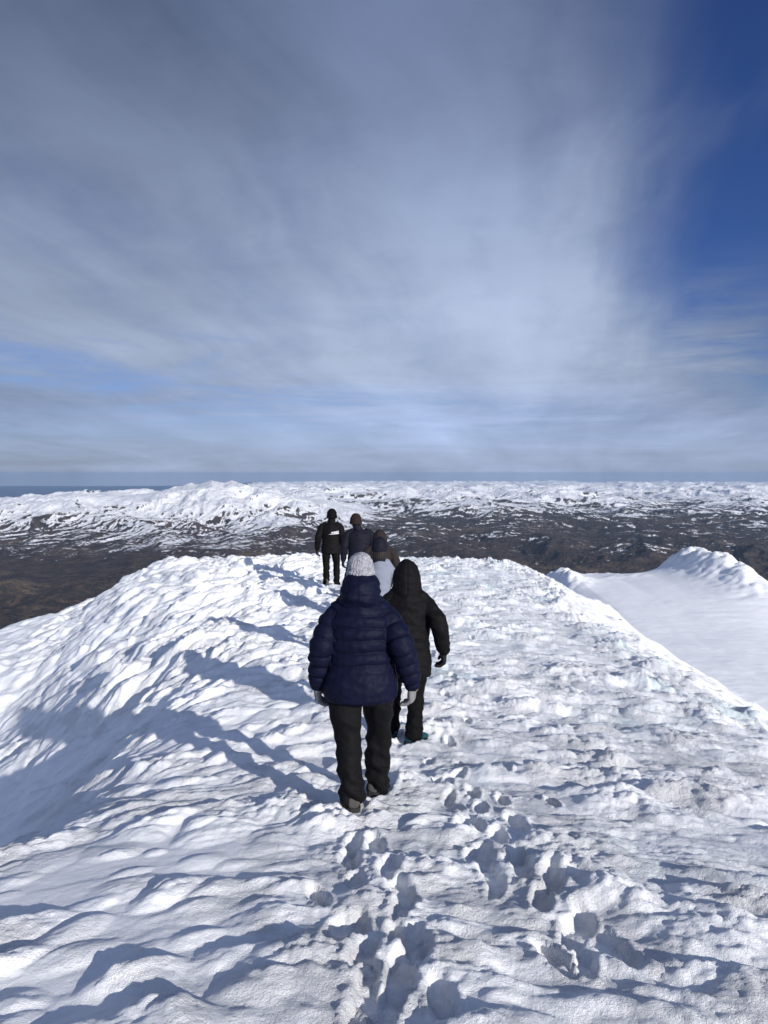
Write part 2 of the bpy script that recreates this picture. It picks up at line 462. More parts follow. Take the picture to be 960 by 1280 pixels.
# ------------------------------------------------------------------ materials of the ground
def snow_material():
    m, nt, b = new_mat('wind_packed_snow')
    g = nt.nodes.new('ShaderNodeNewGeometry'); p = S(g.outputs['Position'])
    big = noise(p, 0.7, 3, 0.5, 0.5)
    mid = noise(p, 3.5, 4, 0.6)
    sx = nt.nodes.new('ShaderNodeSeparateXYZ'); nt.links.new(p.v, sx.inputs[0])
    ice = sstep(0.52, 0.66, big * 0.7 + mid * 0.3) * sstep(-0.3, 1.4, S(sx.outputs[0])) * sstep(5.0, 4.0, S(sx.outputs[0]))
    c = mixc(ice, (0.87, 0.875, 0.88), (0.72, 0.81, 0.83))
    nt.links.new(c.v, b.inputs['Base Color'])
    r = 0.72 - ice * 0.22
    nt.links.new(r.v, b.inputs['Roughness'])
    b.inputs['Specular IOR Level'].default_value = 0.35
    b.inputs['Subsurface Weight'].default_value = 0.0
    f1 = noise(p, 95, 5, 0.75); f2 = noise(p, 260, 2, 0.6); f3 = noise(p, 18, 3, 0.55)
    f0 = noise(p, 42, 5, 0.72)
    patchy = sstep(0.42, 0.62, noise(p, 2.6, 3, 0.55))
    cn = nt.nodes.new('ShaderNodeAttribute'); cn.attribute_name = 'crust'; cr = S(cn.outputs['Fac'])
    hgt = (f1 * 0.9 + f0 * 1.4) * (0.12 + cr * (0.55 + patchy * 1.2)) + f2 * 0.5 + f3 * (0.12 + cr * 0.8)
    bump(nt, b, hgt, 0.0085, 1.0)
    return m


def terrain_material():
    m, nt, b = new_mat('moor_and_snow')
    g = nt.nodes.new('ShaderNodeNewGeometry'); p = S(g.outputs['Position'])
    at = nt.nodes.new('ShaderNodeAttribute'); at.attribute_name = 'snow'
    s = S(at.outputs['Fac'])
    km = cscale(p, 0.001)
    n1 = noise(km, 9, 5, 0.65); n2 = noise(km, 34, 4, 0.65); n3 = noise(km, 1.3, 3, 0.5)
    sn = sstep(0.41, 0.60, s + (n2 - 0.5) * 0.55 + (n1 - 0.5) * 0.30)
    heath = mixc(sstep(0.35, 0.65, n1), (0.030, 0.026, 0.026), (0.080, 0.056, 0.045))
    heath = mixc(sstep(0.50, 0.62, n3 * 0.6 + n1 * 0.4), heath, (0.095, 0.072, 0.052))
    heath = mixc(sstep(0.52, 0.62, n2), heath, (0.035, 0.038, 0.035))
    c = mixc(sn, heath, (0.86, 0.86, 0.87))
    c = mixc(sstep(-0.9, -1.4, s), c, (0.13, 0.19, 0.28))  # far sea: reflected sky put into its base colour
    nt.links.new(c.v, b.inputs['Base Color'])
    b.inputs['Roughness'].default_value = 0.9
    b.inputs['Specular IOR Level'].default_value = 0.15
    bump(nt, b, n2 * 0.6 + n1, 45, 0.9)
    return m


# ------------------------------------------------------------------ distant land
def far_height(x, y):
    d = np.hypot(x, y)
    a = x / np.maximum(y, 1)
    yk, xk = y / 1000, x / 1000
    wx = fbm(xk * 0.35, yk * 0.35, 3, 200) * 0.9; wy = fbm(xk * 0.35, yk * 0.35, 3, 207) * 0.9
    plain = -790 + 7.0 * np.clip(yk - 5, 0, 10) - 1.2 * np.clip(yk - 20, 0, 40)
    hills = fbm((xk + wx) * 0.55, (yk + wy) * 0.55, 8, 210, 0.5, kind=1)
    soft = fbm(xk * 0.9, yk * 0.9, 7, 230)
    far = sm(9.5, 17, yk + 1.5 * perlin(xk * .2, yk * .2, 239) + np.clip(-a, -1, 0.0) * 0)
    fade = 1 - 0.30 * sm(18, 40, yk)
    z = plain + 70 * soft + (34 + 120 * far * fade) * (hills + 0.15) + 130 * (1 - far) * np.clip(hills - 0.05, 0, 1)
    # sharp peaks scattered across the far plateau
    pk = domes((xk + wx * 1.2) * 0.36, (yk + wy * 1.2) * 0.26, 241, 1.0, 0.9, 1.5)
    z = z + far * pk * (200 + 110 * hills + 60 * sm(25, 35, yk))
    # small dark hill standing alone on the plain
    z = z + 90 * np.clip(1 - np.hypot((xk - 1.40), (yk - 10.2)) / 0.75, 0, 1) * (1.0 + 0.3 * hills)
    sea = sm(-0.17, -0.24, a + 0.02 * perlin(yk * .3, yk * 0, 251)) * sm(15, 18, yk)
    z = z * (1 - sea) + sea * (-1010 + 0 * z)
    isl = domes(xk * 0.10 + 3, yk * 0.12, 252, 1, .9, 1.3)
    z = z + sea * isl * 330 * sm(30, 40, yk)
    # the big snow massif on the left
    PX = [-200, -60, 0, 40, 100, 150, 175, 210, 245, 265, 280, 290, 302, 320, 345, 400, 450, 520]
    PY = [640, 640, 633, 624, 617, 620, 618, 614, 611, 602.5, 607, 602.5, 605.5, 611, 620, 627, 636, 655]
    T = [ray(q, w) for q, w in zip(PX, PY)]
    U = [t[0] / t[1] for t in T]; V = [t[2] / t[1] for t in T]
    Y0 = 11500 + 700 * perlin(a * 6, a * 0 + 2.2, 250)
    t = (Y0 - y)
    ax_ = np.abs(t)
    aw = a + 0.05 * sm(100, 2200, ax_) * fbm(xk * .8, yk * .8, 4, 255)
    Vs = sum(np.interp(aw + o, U, V) for o in (-.06, -.03, 0, .03, .06)) / 5
    V1 = np.interp(a, U, V)
    bl = sm(1400, 200, ax_)
    top = (V1 * bl + Vs * (1 - bl)) * Y0 + 10
    prof = np.where(t > 0, np.exp(-(ax_ / 3300) ** 1.25), np.exp(-(ax_ / 2600) ** 2))
    spur = fbm((xk + wx * .5) * 0.9, (yk + wy * .5) * 0.42, 7, 260, 0.52, kind=1)
    mass = (top - plain) * prof
    inside = sm(-0.02, -0.16, a) 
    mz = plain + mass + (250 * spur - 80) * sm(0.02, 0.5, prof) * (1 - 0.85 * np.exp(-(ax_ / 600) ** 2)) + 20 * soft
    w = np.where(a < 0.06, sm(0.05, -0.10, a), 0.0)
    z = z * (1 - w) + np.maximum(z * w, 0) * 0 + (smax(mz, z, 60.0)) * w
    z = z - d * d / (2 * 7.4e6)
    return z, prof * w, sea


def make_far():
    u = np.linspace(-0.95, 0.95, 1500)
    y = np.exp(np.linspace(math.log(1500), math.log(58000), 1050))
    Ug, Yg = np.meshgrid(u, y)
    X = Ug * Yg
    z, massif, hills = far_height(X.ravel(), Yg.ravel())
    Z = z.reshape(X.shape)
    me = grid_mesh('valley', X, Yg, Z)
    # snow cover: altitude, less on steep rock, more in hollows and with distance
    gy = np.gradient(Z, axis=0) / np.gradient(Yg, axis=0); gx = np.gradient(Z, axis=1) / np.gradient(X, axis=1)
    steep = np.hypot(gx, gy)
    Zs = Z.copy()
    for _ in range(6):
        Zs[1:-1, 1:-1] = (Zs[:-2, 1:-1] + Zs[2:, 1:-1] + Zs[1:-1, :-2] + Zs[1:-1, 2:] + Zs[1:-1, 1:-1] * 2) / 6
    hollow = np.clip((Zs - Z) / (Yg * 0.0006), -1, 1)
    curv = (X ** 2 + Yg ** 2) / (2 * 7.4e6)
    alt = Z + curv
    xk, yk = X / 1000, Yg / 1000
    line = -655 + 50 * fbm((xk * .4).ravel(), (yk * .4).ravel(), 3, 300).reshape(X.shape) - 40 * sm(7000, 13000, Yg)
    a = (alt - line) / 300
    patch = fbm((xk * 2.2 - yk * .8).ravel(), (yk * 1.0 + xk * .5).ravel(), 4, 310).reshape(X.shape)
    fine = fbm((xk * 9 - yk * 3).ravel(), (yk * 4.0 + xk * 2).ravel(), 3, 320).reshape(X.shape)
    s = 0.42 + np.clip(a, -1.2, 1.0) * 0.42 + 0.20 * hollow + 0.20 * patch + 0.20 * fine - 0.55 * np.clip(steep - 0.38, 0, 1)
    s = s + 0.10 * sm(12000, 26000, Yg)
    s = s - 0.5 * sm(6500, 3500, Yg) - 2.0 * hills.reshape(X.shape) + 0.26 * sm(0.15, 0.8, massif.reshape(X.shape)) - 0.07 * sm(-0.1, 0.15, X / Yg) * sm(12500, 9500, Yg)
    at = me.attributes.new('snow', 'FLOAT', 'POINT'); at.data.foreach_set('value', s.ravel().astype(np.float32))
    me.materials.append(terrain_material())
    o = bpy.data.objects.new('valley_terrain', me); C.objects.link(o)
    tag(o, kind='structure')
    return float(Z.min()), float(Z.max())


def axis_coords(d0, lo, hi, inner_lo, inner_hi, k):
    """spacing d0 inside, growing with distance outside"""
    r = [inner_lo]
    while r[-1] < inner_hi: r.append(r[-1] + d0)
    s = d0
    while r[-1] < hi:
        s = min(s * 1.03, max(d0, (k if abs(r[-1]) < 24 else .09) * abs(r[-1]))); r.append(r[-1] + s)
    l = [inner_lo]; s = d0
    while l[-1] > lo:
        s = min(s * 1.03, max(d0, (k if abs(l[-1]) < 14 else .09) * abs(l[-1]))); l.append(l[-1] - s)
    return np.array(l[:0:-1] + r)


def make_snow():
    xs = axis_coords(0.014, -950, 950, -2.9, 3.6, 0.0075)
    ys = [1.0]
    while ys[-1] < 900: ys.append(ys[-1] + max(0.011, (0.0033 if ys[-1] < 48 else .06) * ys[-1]))
    b = [1.0]; s = 0.02
    while b[-1] > -40: s *= 1.12; b.append(b[-1] - s)
    ys = np.array(b[:0:-1] + ys)
    Xg, Yg = np.meshgrid(xs, ys)
    Z = height(Xg.ravel(), Yg.ravel()).reshape(Xg.shape)
    me = grid_mesh('snow', Xg, Yg, Z)
    at = me.attributes.new('crust', 'FLOAT', 'POINT'); at.data.foreach_set('value', ROUGH.astype(np.float32))
    me.materials.append(snow_material())
    o = bpy.data.objects.new('snow_summit', me); C.objects.link(o)
    tag(o, kind='structure')
    return o


# ------------------------------------------------------------------ figure building
def basis(d, up):
    d = Vector(d).normalized(); up = Vector(up)
    a = d.cross(up)
    if a.length < 1e-4: a = d.cross(Vector((0, 1, 0)))
    a.normalize(); b = a.cross(d).normalized()
    return a, b


def loft(bm, rings, n=20):
    """rings: (center, vec_a, vec_b); closed at both ends"""
    prev = None; first = None
    for c, a, b in rings:
        c = Vector(c); a = Vector(a); b = Vector(b)
        vs = [bm.verts.new(c + a * math.cos(2 * math.pi * i / n) + b * math.sin(2 * math.pi * i / n)) for i in range(n)]
        if prev:
            for i in range(n): bm.faces.new((prev[i], prev[(i + 1) % n], vs[(i + 1) % n], vs[i]))
        else: first = vs
        prev = vs
    bm.faces.new(first[::-1]); bm.faces.new(prev)


def smooth_poly(pts, rads, sub=5):
    """Catmull-Rom through the joints so limbs bend softly"""
    P = [Vector(p) for p in pts]; Rr = [r if isinstance(r, (tuple, list)) else (r, r) for r in rads]
    oP, oR = [], []
    for i in range(len(P) - 1):
        p0 = P[max(i - 1, 0)]; p1 = P[i]; p2 = P[i + 1]; p3 = P[min(i + 2, len(P) - 1)]
        for k in range(sub):
            t = k / sub
            q = 0.5 * ((2 * p1) + (p2 - p0) * t + (2 * p0 - 5 * p1 + 4 * p2 - p3) * t * t + (3 * p1 - p0 - 3 * p2 + p3) * t ** 3)
            oP.append(q); s = t * t * (3 - 2 * t)
            oR.append((Rr[i][0] * (1 - s) + Rr[i + 1][0] * s, Rr[i][1] * (1 - s) + Rr[i + 1][1] * s))
    oP.append(P[-1]); oR.append(Rr[-1])
    return oP, oR


def tube(bm, pts, rads, up=(0, 1, 0), n=18, sub=5, round_end=True):
    P, Rr = smooth_poly(pts, rads, sub)
    rings = []
    def add(c, d, ra, rb, k=1.0, off=0.0):
        a, b = basis(d, up); rings.append((c + d.normalized() * off, a * ra * k, b * rb * k))
    d0 = P[1] - P[0]
    if round_end:
        for ang in (80, 55, 28): add(P[0], d0, *Rr[0], math.cos(R(ang)), -min(Rr[0]) * math.sin(R(ang)))
    for i, p in enumerate(P):
        d = (P[min(i + 1, len(P) - 1)] - P[max(i - 1, 0)])
        add(p, d, *Rr[i])
    if round_end:
        for ang in (28, 55, 80): add(P[-1], P[-1] - P[-2], *Rr[-1], math.cos(R(ang)), min(Rr[-1]) * math.sin(R(ang)))
    loft(bm, rings, n)


def ellip(bm, c, r, rot=None, n=20, m=12):
    M = (rot or Matrix.Identity(3))
    rings = []
    for i in range(m + 1):
        a = -89 + 178 * i / m
        rings.append((Vector(c) + M @ Vector((0, 0, r[2] * math.sin(R(a)))), M @ Vector((r[0] * math.cos(R(a)), 0, 0)), M @ Vector((0, r[1] * math.cos(R(a)), 0))))
    loft(bm, rings, n)


def mesh_from(bm, name, voxel, smooth=3, fn=None):
    """join overlapping closed shapes into one skin, then shape it with fn(co, normal) -> offset along normal"""
    bmesh.ops.recalc_face_normals(bm, faces=bm.faces)
    me0 = bpy.data.meshes.new('tmp'); bm.to_mesh(me0); bm.free()
    o = bpy.data.objects.new('tmp', me0); C.objects.link(o)
    md = o.modifiers.new('r', 'REMESH'); md.mode = 'VOXEL'; md.voxel_size = voxel; md.adaptivity = 0
    if smooth:
        sm_ = o.modifiers.new('s', 'SMOOTH'); sm_.iterations = smooth; sm_.factor = 0.6
    dg = bpy.context.evaluated_depsgraph_get(); dg.update()
    ev = o.evaluated_get(dg)
    me = bpy.data.meshes.new_from_object(ev); me.name = name
    bpy.data.objects.remove(o); bpy.data.meshes.remove(me0)
    n = len(me.vertices)
    if fn and n:
        co = np.empty(n * 3, np.float32); me.vertices.foreach_get('co', co); co = co.reshape(-1, 3).astype(float)
        no = np.empty(n * 3, np.float32); me.vertex_normals.foreach_get('vector', no); no = no.reshape(-1, 3).astype(float)
        co = co + no * fn(co)[:, None]
        me.vertices.foreach_set('co', co.astype(np.float32).ravel())
    me.polygons.foreach_set('use_smooth', np.ones(len(me.polygons), bool))
    me.update()
    return me


def part(name, me, mat, parent, label=None):
    me.materials.clear(); me.materials.append(mat)
    o = bpy.data.objects.new(name, me); C.objects.link(o); o.parent = parent
    if label: o['label'] = label
    return o


def seg_param(co, pts):
    """nearest point on polyline: distance and arc length"""
    best = np.full(len(co), 1e9); arc = np.zeros(len(co)); L = 0
    for a, b in zip(pts[:-1], pts[1:]):
        a = np.array(a); b = np.array(b); ab = b - a; l = np.linalg.norm(ab)
        t = np.clip(((co - a) @ ab) / (l * l), 0, 1)
        d = np.linalg.norm(co - (a + t[:, None] * ab), axis=1)
        m = d < best; best = np.where(m, d, best); arc = np.where(m, L + t * l, arc); L += l
    return best, arc


def creases(co, sx, sz, seed, amp):
    ang = np.arctan2(co[:, 1], co[:, 0])
    a = 1 - 2 * np.abs(perlin(co[:, 0] * sx + 5, co[:, 2] * sz + co[:, 1] * sx * 0.8, seed))
    b = perlin(co[:, 1] * sx * 1.3 - 3, co[:, 2] * sz * 1.7 + co[:, 0] * sx, seed + 1)
    return amp * (0.7 * a + 0.5 * b)


def glove_mesh(bm_parts_dir, wrist, d, nrm, thumb, s=1.0, curl=26, voxel=0.0045):
    d = Vector(d).normalized(); nrm = Vector(nrm); nrm = (nrm - d * nrm.dot(d)).normalized()
    t = d.cross(nrm)
    if t.dot(Vector(thumb)) < 0: t = -t
    w = Vector(wrist); bm = bmesh.new()
    tube(bm, [w - d * .045 * s, w, w + d * .03 * s], [(.040 * s, .033 * s), (.036 * s, .028 * s), (.040 * s, .024 * s)], nrm, 14, 3)
    # palm: wide across t, thin along nrm
    rings = []
    for f, wd, th in ((0.0, .033, .024), (.03, .041, .024), (.06, .047, .022), (.088, .046, .019), (.097, .040, .013)):
        rings.append((w + d * f * s, t * wd * s, nrm * th * s))
    loft(bm, rings, 16)
    for k, (off, ln) in enumerate(((.034, .074), (.012, .084), (-.011, .079), (-.033, .062))):
        p = w + d * .078 * s + t * off * s; pts = [p]; a = 8 + 4 * k
        for fr in (.45, .32, .23):
            a += curl
            dd = d * math.cos(R(a)) + nrm * math.sin(R(a)) + t * off * 1.2
            p = p + dd.normalized() * ln * fr * s; pts.append(p)
        tube(bm, pts, [.0125 * s, .0122 * s, .0112 * s, .0098 * s], t, 10, 3)
    p = w + d * .028 * s + t * .028 * s
    p1 = p + (t * .75 + d * .65 + nrm * .25).normalized() * .036 * s
    p2 = p1 + (t * .35 + d * .85 + nrm * .4).normalized() * .034 * s
    p3 = p2 + (t * .0 + d * .85 + nrm * .5).normalized() * .022 * s
    tube(bm, [p, p1, p2, p3], [.018 * s, .0155 * s, .0135 * s, .011 * s], nrm, 10, 3)
    return mesh_from(bm, 'glove', voxel, 2)


def boot_meshes(ank, heel_ground, yaw, pitch=0.0, s=1.0, voxel=0.007):
    """ank: ankle joint; foot points along +y turned by yaw; pitch lifts the heel"""
    Rz = Matrix.Rotation(yaw, 3, 'Z') @ Matrix.Rotation(-pitch, 3, 'X')
    def P(x, y, z): return Vector(ank) + Rz @ (Vector((x, y, z - 0.095)) * s)
    X = Rz @ Vector((1, 0, 0)); Z = Rz @ Vector((0, 0, 1)); Y = Rz @ Vector((0, 1, 0))
    bm = bmesh.new()
    loft(bm, [(P(0, -.01, .05), X * .040 * s, Y * .050 * s), (P(0, -.015, .10), X * .047 * s, Y * .058 * s),
              (P(0, -.02, .15), X * .046 * s, Y * .054 * s), (P(0, -.015, .18), X * .040 * s, Y * .046 * s)], 20)
    rings = []
    for y, w, h, zc in ((-.085, .022, .020, .050), (-.078, .036, .038, .055), (-.05, .042, .050, .060), (0, .044, .052, .066), (.05, .045, .044, .062),
                        (.09, .049, .034, .052), (.13, .050, .028, .045), (.165, .044, .024, .040), (.185, .030, .017, .036), (.192, .015, .009, .034)):
        rings.append((P(0, y, zc), X * w * s, Z * h * s))
    loft(bm, rings, 20)
    up = mesh_from(bm, 'boot', voxel, 2)
    bm = bmesh.new()
    out = [(-.088, .020), (-.080, .036), (-.05, .043), (0, .041), (.04, .041), (.09, .051), (.13, .053), (.168, .046), (.19, .030), (.198, .012)]
    vs = []
    for z in (0.0, .026):
        k = 1.0 if z else 0.96
        loop = [P(w * k, y, z) for y, w in out] + [P(-w * k, y, z) for y, w in reversed(out)]
        vs.append([bm.verts.new(q) for q in loop])
    n = len(vs[0])
    for i in range(n): bm.faces.new((vs[0][i], vs[0][(i + 1) % n], vs[1][(i + 1) % n], vs[1][i]))
    bm.faces.new(vs[0][::-1]); bm.faces.new(vs[1])
    bmesh.ops.recalc_face_normals(bm, faces=bm.faces)
    me = bpy.data.meshes.new('sole'); bm.to_mesh(me); bm.free()
    return up, me


def make_person(p):
    """p: dict describing the pose in metres, facing +y, feet near z=0"""
    s = p['H'] / 1.70
    fine = p.get('fine', 1.0)
    px, py_ = p['at']
    X0, Y0 = px, py_
    # feet on the snow
    fl = p['footL']; fr = p['footR']
    yaw0 = R(p.get('turn', 0))
    def wpos(f): return X0 + f[0] * math.cos(yaw0) - f[1] * math.sin(yaw0), Y0 + f[0] * math.sin(yaw0) + f[1] * math.cos(yaw0)
    gl = ground_at(*wpos(fl)); gr = ground_at(*wpos(fr))
    z0 = p['z'] if 'z' in p else (gl + gr) / 2
    root = bpy.data.objects.new('person', None); C.objects.link(root)
    root.location = (X0, Y0, z0); root.rotation_euler = (0, 0, yaw0); root.empty_display_size = 0.3
    tag(root, p['label'], 'person', 'hikers walking in a file along the snowy ridge')
    zl = gl - z0 - 0.02 + fl[2]; zr = gr - z0 - 0.02 + fr[2]
    for f, g, yw, lift in ((fl, gl, p.get('toeL', 0), fl[2]), (fr, gr, p.get('toeR', 0), fr[2])):
        if lift < 0.03:
            wx, wy = wpos((f[0] , f[1] + .05)); TREAD.append((wx, wy, g - 0.02, yaw0 + R(yw)))
    V = lambda a: Vector((a[0] * s, a[1] * s, a[2] * s))
    bw = p.get('bulk', 1.0)
    hipz = 0.90 * s; lean = p.get('lean', 0.03)
    shy = lean
    anL = Vector((fl[0], fl[1], zl + 0.095 * s)); anR = Vector((fr[0], fr[1], zr + 0.095 * s))
    if fl[2] > .03: anL.z += 0.02
    hL = Vector((-0.095 * s * bw, 0, hipz)); hR = Vector((0.095 * s * bw, 0, hipz))
    def knee(h, a, fwd, side):
        m = h.lerp(a, 0.5)
        m.z = h.z + (a.z - h.z) * 0.49
        return m + Vector((side, fwd, 0))
    kL = knee(hL, anL, p.get('kneeL', .05), -.008); kR = knee(hR, anR, p.get('kneeR', .05), .008)
    shz = 1.385 * s; drop = p.get('drop', .035) * s
    sw = p.get('shoulder', 0.185) * s
    shL = Vector((-sw, shy, shz - drop)); shR = Vector((sw, shy, shz - drop))
    eL = Vector(p['elbL']) * s; wL = Vector(p['wriL']) * s; eR_ = Vector(p['elbR']) * s; wR = Vector(p['wriR']) * s
    head_z = p['H'] - 0.115 * s - p.get('hatlift', .02)
    hy = shy + 0.035 + p.get('heady', 0)
    hx = p.get('headx', 0)
    # ---- body: one skin under the clothes
    vb = 0.014 / fine
    bm = bmesh.new()
    ellip(bm, (hx, hy, head_z + 0.015), (0.072 * s, 0.092 * s, 0.105 * s))
    ellip(bm, (hx, hy + 0.035, head_z - 0.055), (0.052 * s, 0.060 * s, 0.062 * s))         # jaw
    ht = R(p.get('headturn', 0)); fd = Vector((-math.sin(ht), math.cos(ht), 0)); sd_ = Vector((math.cos(ht), math.sin(ht), 0))
    hc = Vector((hx, hy, head_z))
    tube(bm, [hc + fd * .088 + Vector((0, 0, .02)), hc + fd * .106 + Vector((0, 0, -.02))], [.010, .015], (1, 0, 0), 8, 2)   # nose
    for sg in (-1, 1):
        ellip(bm, hc + sd_ * sg * .074 * s + Vector((0, 0, -.005)), (.010, .020, .031), n=10, m=6)
    tube(bm, [(hx, hy - .01, head_z - .06), (0, shy, shz + .0)], [.056 * s, .060 * s])
    loft(bm, [((0, 0, hipz - .06), (.13 * s, 0, 0), (0, .10 * s, 0)), ((0, 0, hipz + .04), (.155 * s * bw, 0, 0), (0, .11 * s, 0)),
              ((0, .01, hipz + .18), (.13 * s * bw, 0, 0), (0, .095 * s, 0)), ((0, shy, hipz + .34), (.15 * s, 0, 0), (0, .11 * s, 0)),
              ((0, shy, shz - .02), (.15 * s, 0, 0), (0, .09 * s, 0)), ((0, shy, shz + .05), (.06 * s, 0, 0), (0, .055 * s, 0))])
    for a, b, c in ((shL, eL, wL), (shR, eR_, wR)):
        tube(bm, [a * 0.97, b, c, c + (c - b).normalized() * .05], [.050 * s, .040 * s, .026 * s, (.03 * s, .016 * s)])
    for a, b, c in ((hL, kL, anL), (hR, kR, anR)):
        tube(bm, [a, b, c], [.078 * s, .052 * s, .036 * s]); ellip(bm, c + Vector((0, .05, -.045)), (.032, .08, .028))
    part('body', mesh_from(bm, 'body', vb, 2), M['skin'], root)
    # ---- trousers
    tr = p.get('trouser_r', (0.092, 0.068, 0.062))
    bm = bmesh.new()
    wz = hipz + 0.08
    loft(bm, [((0, 0, hipz - .09), (.135 * s * bw, 0, 0), (0, .12 * s * bw, 0)), ((0, -.005, hipz - .03), (.172 * s * bw, 0, 0), (0, .138 * s * bw, 0)),
              ((0, 0, hipz + .04), (.170 * s * bw, 0, 0), (0, .13 * s * bw, 0)), ((0, 0, wz), (.15 * s * bw, 0, 0), (0, .115 * s * bw, 0))])
    legs = []
    for a, b, c in ((hL, kL, anL), (hR, kR, anR)):
        dn = (c - b).normalized()
        end = c + Vector((0, -.012, -.028 * s))
        pts = [a + Vector((0, 0, .02)), a.lerp(b, .5) + Vector((0, -.012, 0)), b, b.lerp(c, .5) + Vector((0, -.018, 0)), end]
        legs.append(pts)
        tube(bm, pts, [tr[0] * s, tr[0] * .93 * s, tr[1] * s, tr[1] * .96 * s, (tr[2] * s, tr[2] * 1.22 * s)], (0, 1, 0), 20, 5, True)
    def tf(co):
        best = np.full(len(co), 9.); arc = np.zeros(len(co))
        for l in legs:
            d_, a_ = seg_param(co, l); mm = d_ < best; best = np.where(mm, d_, best); arc = np.where(mm, a_, arc)
        low = sm(.35, .8, arc / s)
        c_ = (1 - 2 * np.abs(perlin(co[:, 0] * 8 + co[:, 2] * 3 + 1.3, co[:, 2] * 8 + co[:, 1] * 6 - co[:, 0] * 5, 401))) * (0.008 + .007 * low) + .011 * (low + .3) * perlin(co[:, 0] * 6 + 3, co[:, 2] * 16 + co[:, 0] * 14, 409)
        k_ = 0.0
        return c_ + k_ + .006 * perlin(co[:, 0] * 9, co[:, 2] * 6, 402)
    part('trousers', mesh_from(bm, 'trousers', vb * .75, 2, tf), p['m_trousers'], root)
    # ---- boots
    for an, yw, pt, g in ((anL, p.get('toeL', 0), p.get('pitchL', 0), zl), (anR, p.get('toeR', 0), p.get('pitchR', 0), zr)):
        up, so_ = boot_meshes(an, g, R(yw), R(pt), s * 1.05, .007 / fine)
        bo = part('boot', up, p['m_boot'], root, p.get('boot_label'))
        part('sole', so_, M['rubber'], bo)
    # ---- jacket
    hem = p['hem'] * s; J = p['J']
    bm = bmesh.new()
    rings = []
    for (zf, rx, ry, yo) in J:          # zf 0 hem .. 1 shoulder
        zz = hem + (shz - hem) * zf
        rings.append(((0, lean * zf + yo, zz), (rx * s, 0, 0), (0, ry * s, 0)))
    loft(bm, rings, 28)
    sr = p.get('sleeve', (.078, .068, .060, .048))
    arms = []
    for a, b, c in ((shL, eL, wL), (shR, eR_, wR)):
        inn = Vector((a.x * .62, a.y, a.z + drop * .9))
        pts = [inn, a + Vector((0, 0, -.035 * s)), a.lerp(b, .55), b, b.lerp(c, .5), c]
        arms.append(pts)
        tube(bm, pts, [sr[0] * .72 * s, sr[0] * .95 * s, sr[1] * 1.04 * s, sr[1] * s, sr[2] * s, sr[3] * s], (0, 1, 0), 20, 5, True)
    q = p.get('quilt', 0.0)
    def jf(co):
        best = np.full(len(co), 9.); arc = np.zeros(len(co))
        for l in arms:
            d_, a_ = seg_param(co, [tuple(v) for v in l[1:]]); mm = d_ < best; best = np.where(mm, d_, best); arc = np.where(mm, a_, arc)
        torso_half = np.abs(co[:, 0]) < (sw - .03 * s)
        isarm = (best < sr[0] * s * 1.12) & (~torso_half | (co[:, 2] < -9))
        wob = .010 * perlin(co[:, 0] * 6, co[:, 2] * 5, 411)
        o_ = creases(co, 5, 9, 405, p.get('crease', .006))
        if q:
            zt = co[:, 2] + wob + .03 * np.abs(co[:, 0])
            st = np.abs(np.sin(math.pi * (zt - hem - 0.012) / q)) ** .40
            lowplain = sm(hem + .17 * s, hem + .20 * s, co[:, 2])
            st = 1 - lowplain + lowplain * st
            ss = np.abs(np.sin(math.pi * (arc + wob) / (q * 1.02))) ** .40
            st = np.where(isarm, ss, st)
            o_ = o_ + (st - .6) * p.get('puff', .017) + .004 * perlin(co[:, 0] * 22 + co[:, 1] * 9, co[:, 2] * 26, 413) * st
        return o_
    jk = part('jacket', mesh_from(bm, 'jacket', vb * .72, 2 if q else 3, jf), p['m_jacket'], root)
    # ---- head wear
    hood = p.get('hood')
    if hood:
        bm = bmesh.new()
        if hood == 'up':
            rings = []
            for (dz, rx, ry, yo) in ((-.26, .205, .11, -.005), (-.225, .178, .120, -.008), (-.17, .145, .125, -.01), (-.10, .127, .130, -.01), (-.03, .119, .132, -.005), (.03, .108, .128, .0), (.075, .088, .112, .0), (.108, .060, .085, .0), (.128, .032, .05, .0), (.138, .012, .02, .0)):
                rings.append(((hx * (1 if dz > -.15 else .5), hy + yo, head_z + dz * s), (rx * s, 0, 0), (0, ry * s, 0)))
            loft(bm, rings, 24)
            hf = lambda co: creases(co, 9, 10, 421, .010) - .006 * np.exp(-((co[:, 0] - hx) / .007) ** 2)
            # face opening: pull the front inwards
        else:
            rings = []
            for (dz, rx, ry, yo) in ((-.045, .15, .10, -.02), (-.01, .135, .120, -.035), (.04, .128, .128, -.045), (.09, .122, .122, -.045), (.13, .112, .108, -.035), (.165, .085, .085, -.02), (.185, .045, .05, -.01)):
                rings.append(((hx * .7, shy + yo + .03, shz + (dz + .02) * s), (rx * s, 0, 0), (0, ry * s, 0)))
            loft(bm, rings, 24)
            hf = lambda co: creases(co, 6, 14, 423, .011) + .008 * perlin(co[:, 0] * 16, co[:, 2] * 12, 425)
        part('hood', mesh_from(bm, 'hood', vb * .7, 2, hf), p.get('m_hood', p['m_jacket']), jk, p.get('hood_label'))
    elif p.get('collar'):
        bm = bmesh.new()
        cz = p['collar']
        loft(bm, [((0, shy, shz - .03 - p.get('collar_low', 0)), (.13 * s * (1 + 3 * p.get('collar_low', 0)), 0, 0), (0, .095 * s * (1 + 5 * p.get('collar_low', 0)), 0)), ((0, shy + .005, shz + .03), (.095 * s, 0, 0), (0, .088 * s, 0)),
                  ((hx * .5, shy + .01, shz + .07), (.082 * s, 0, 0), (0, .082 * s, 0)), ((hx * .7, shy + .02, shz + cz), (.082 * s, 0, 0), (0, .088 * s, 0)), ((hx, shy + .03, shz + cz + .035), (.078 * s, 0, 0), (0, .085 * s, 0))])
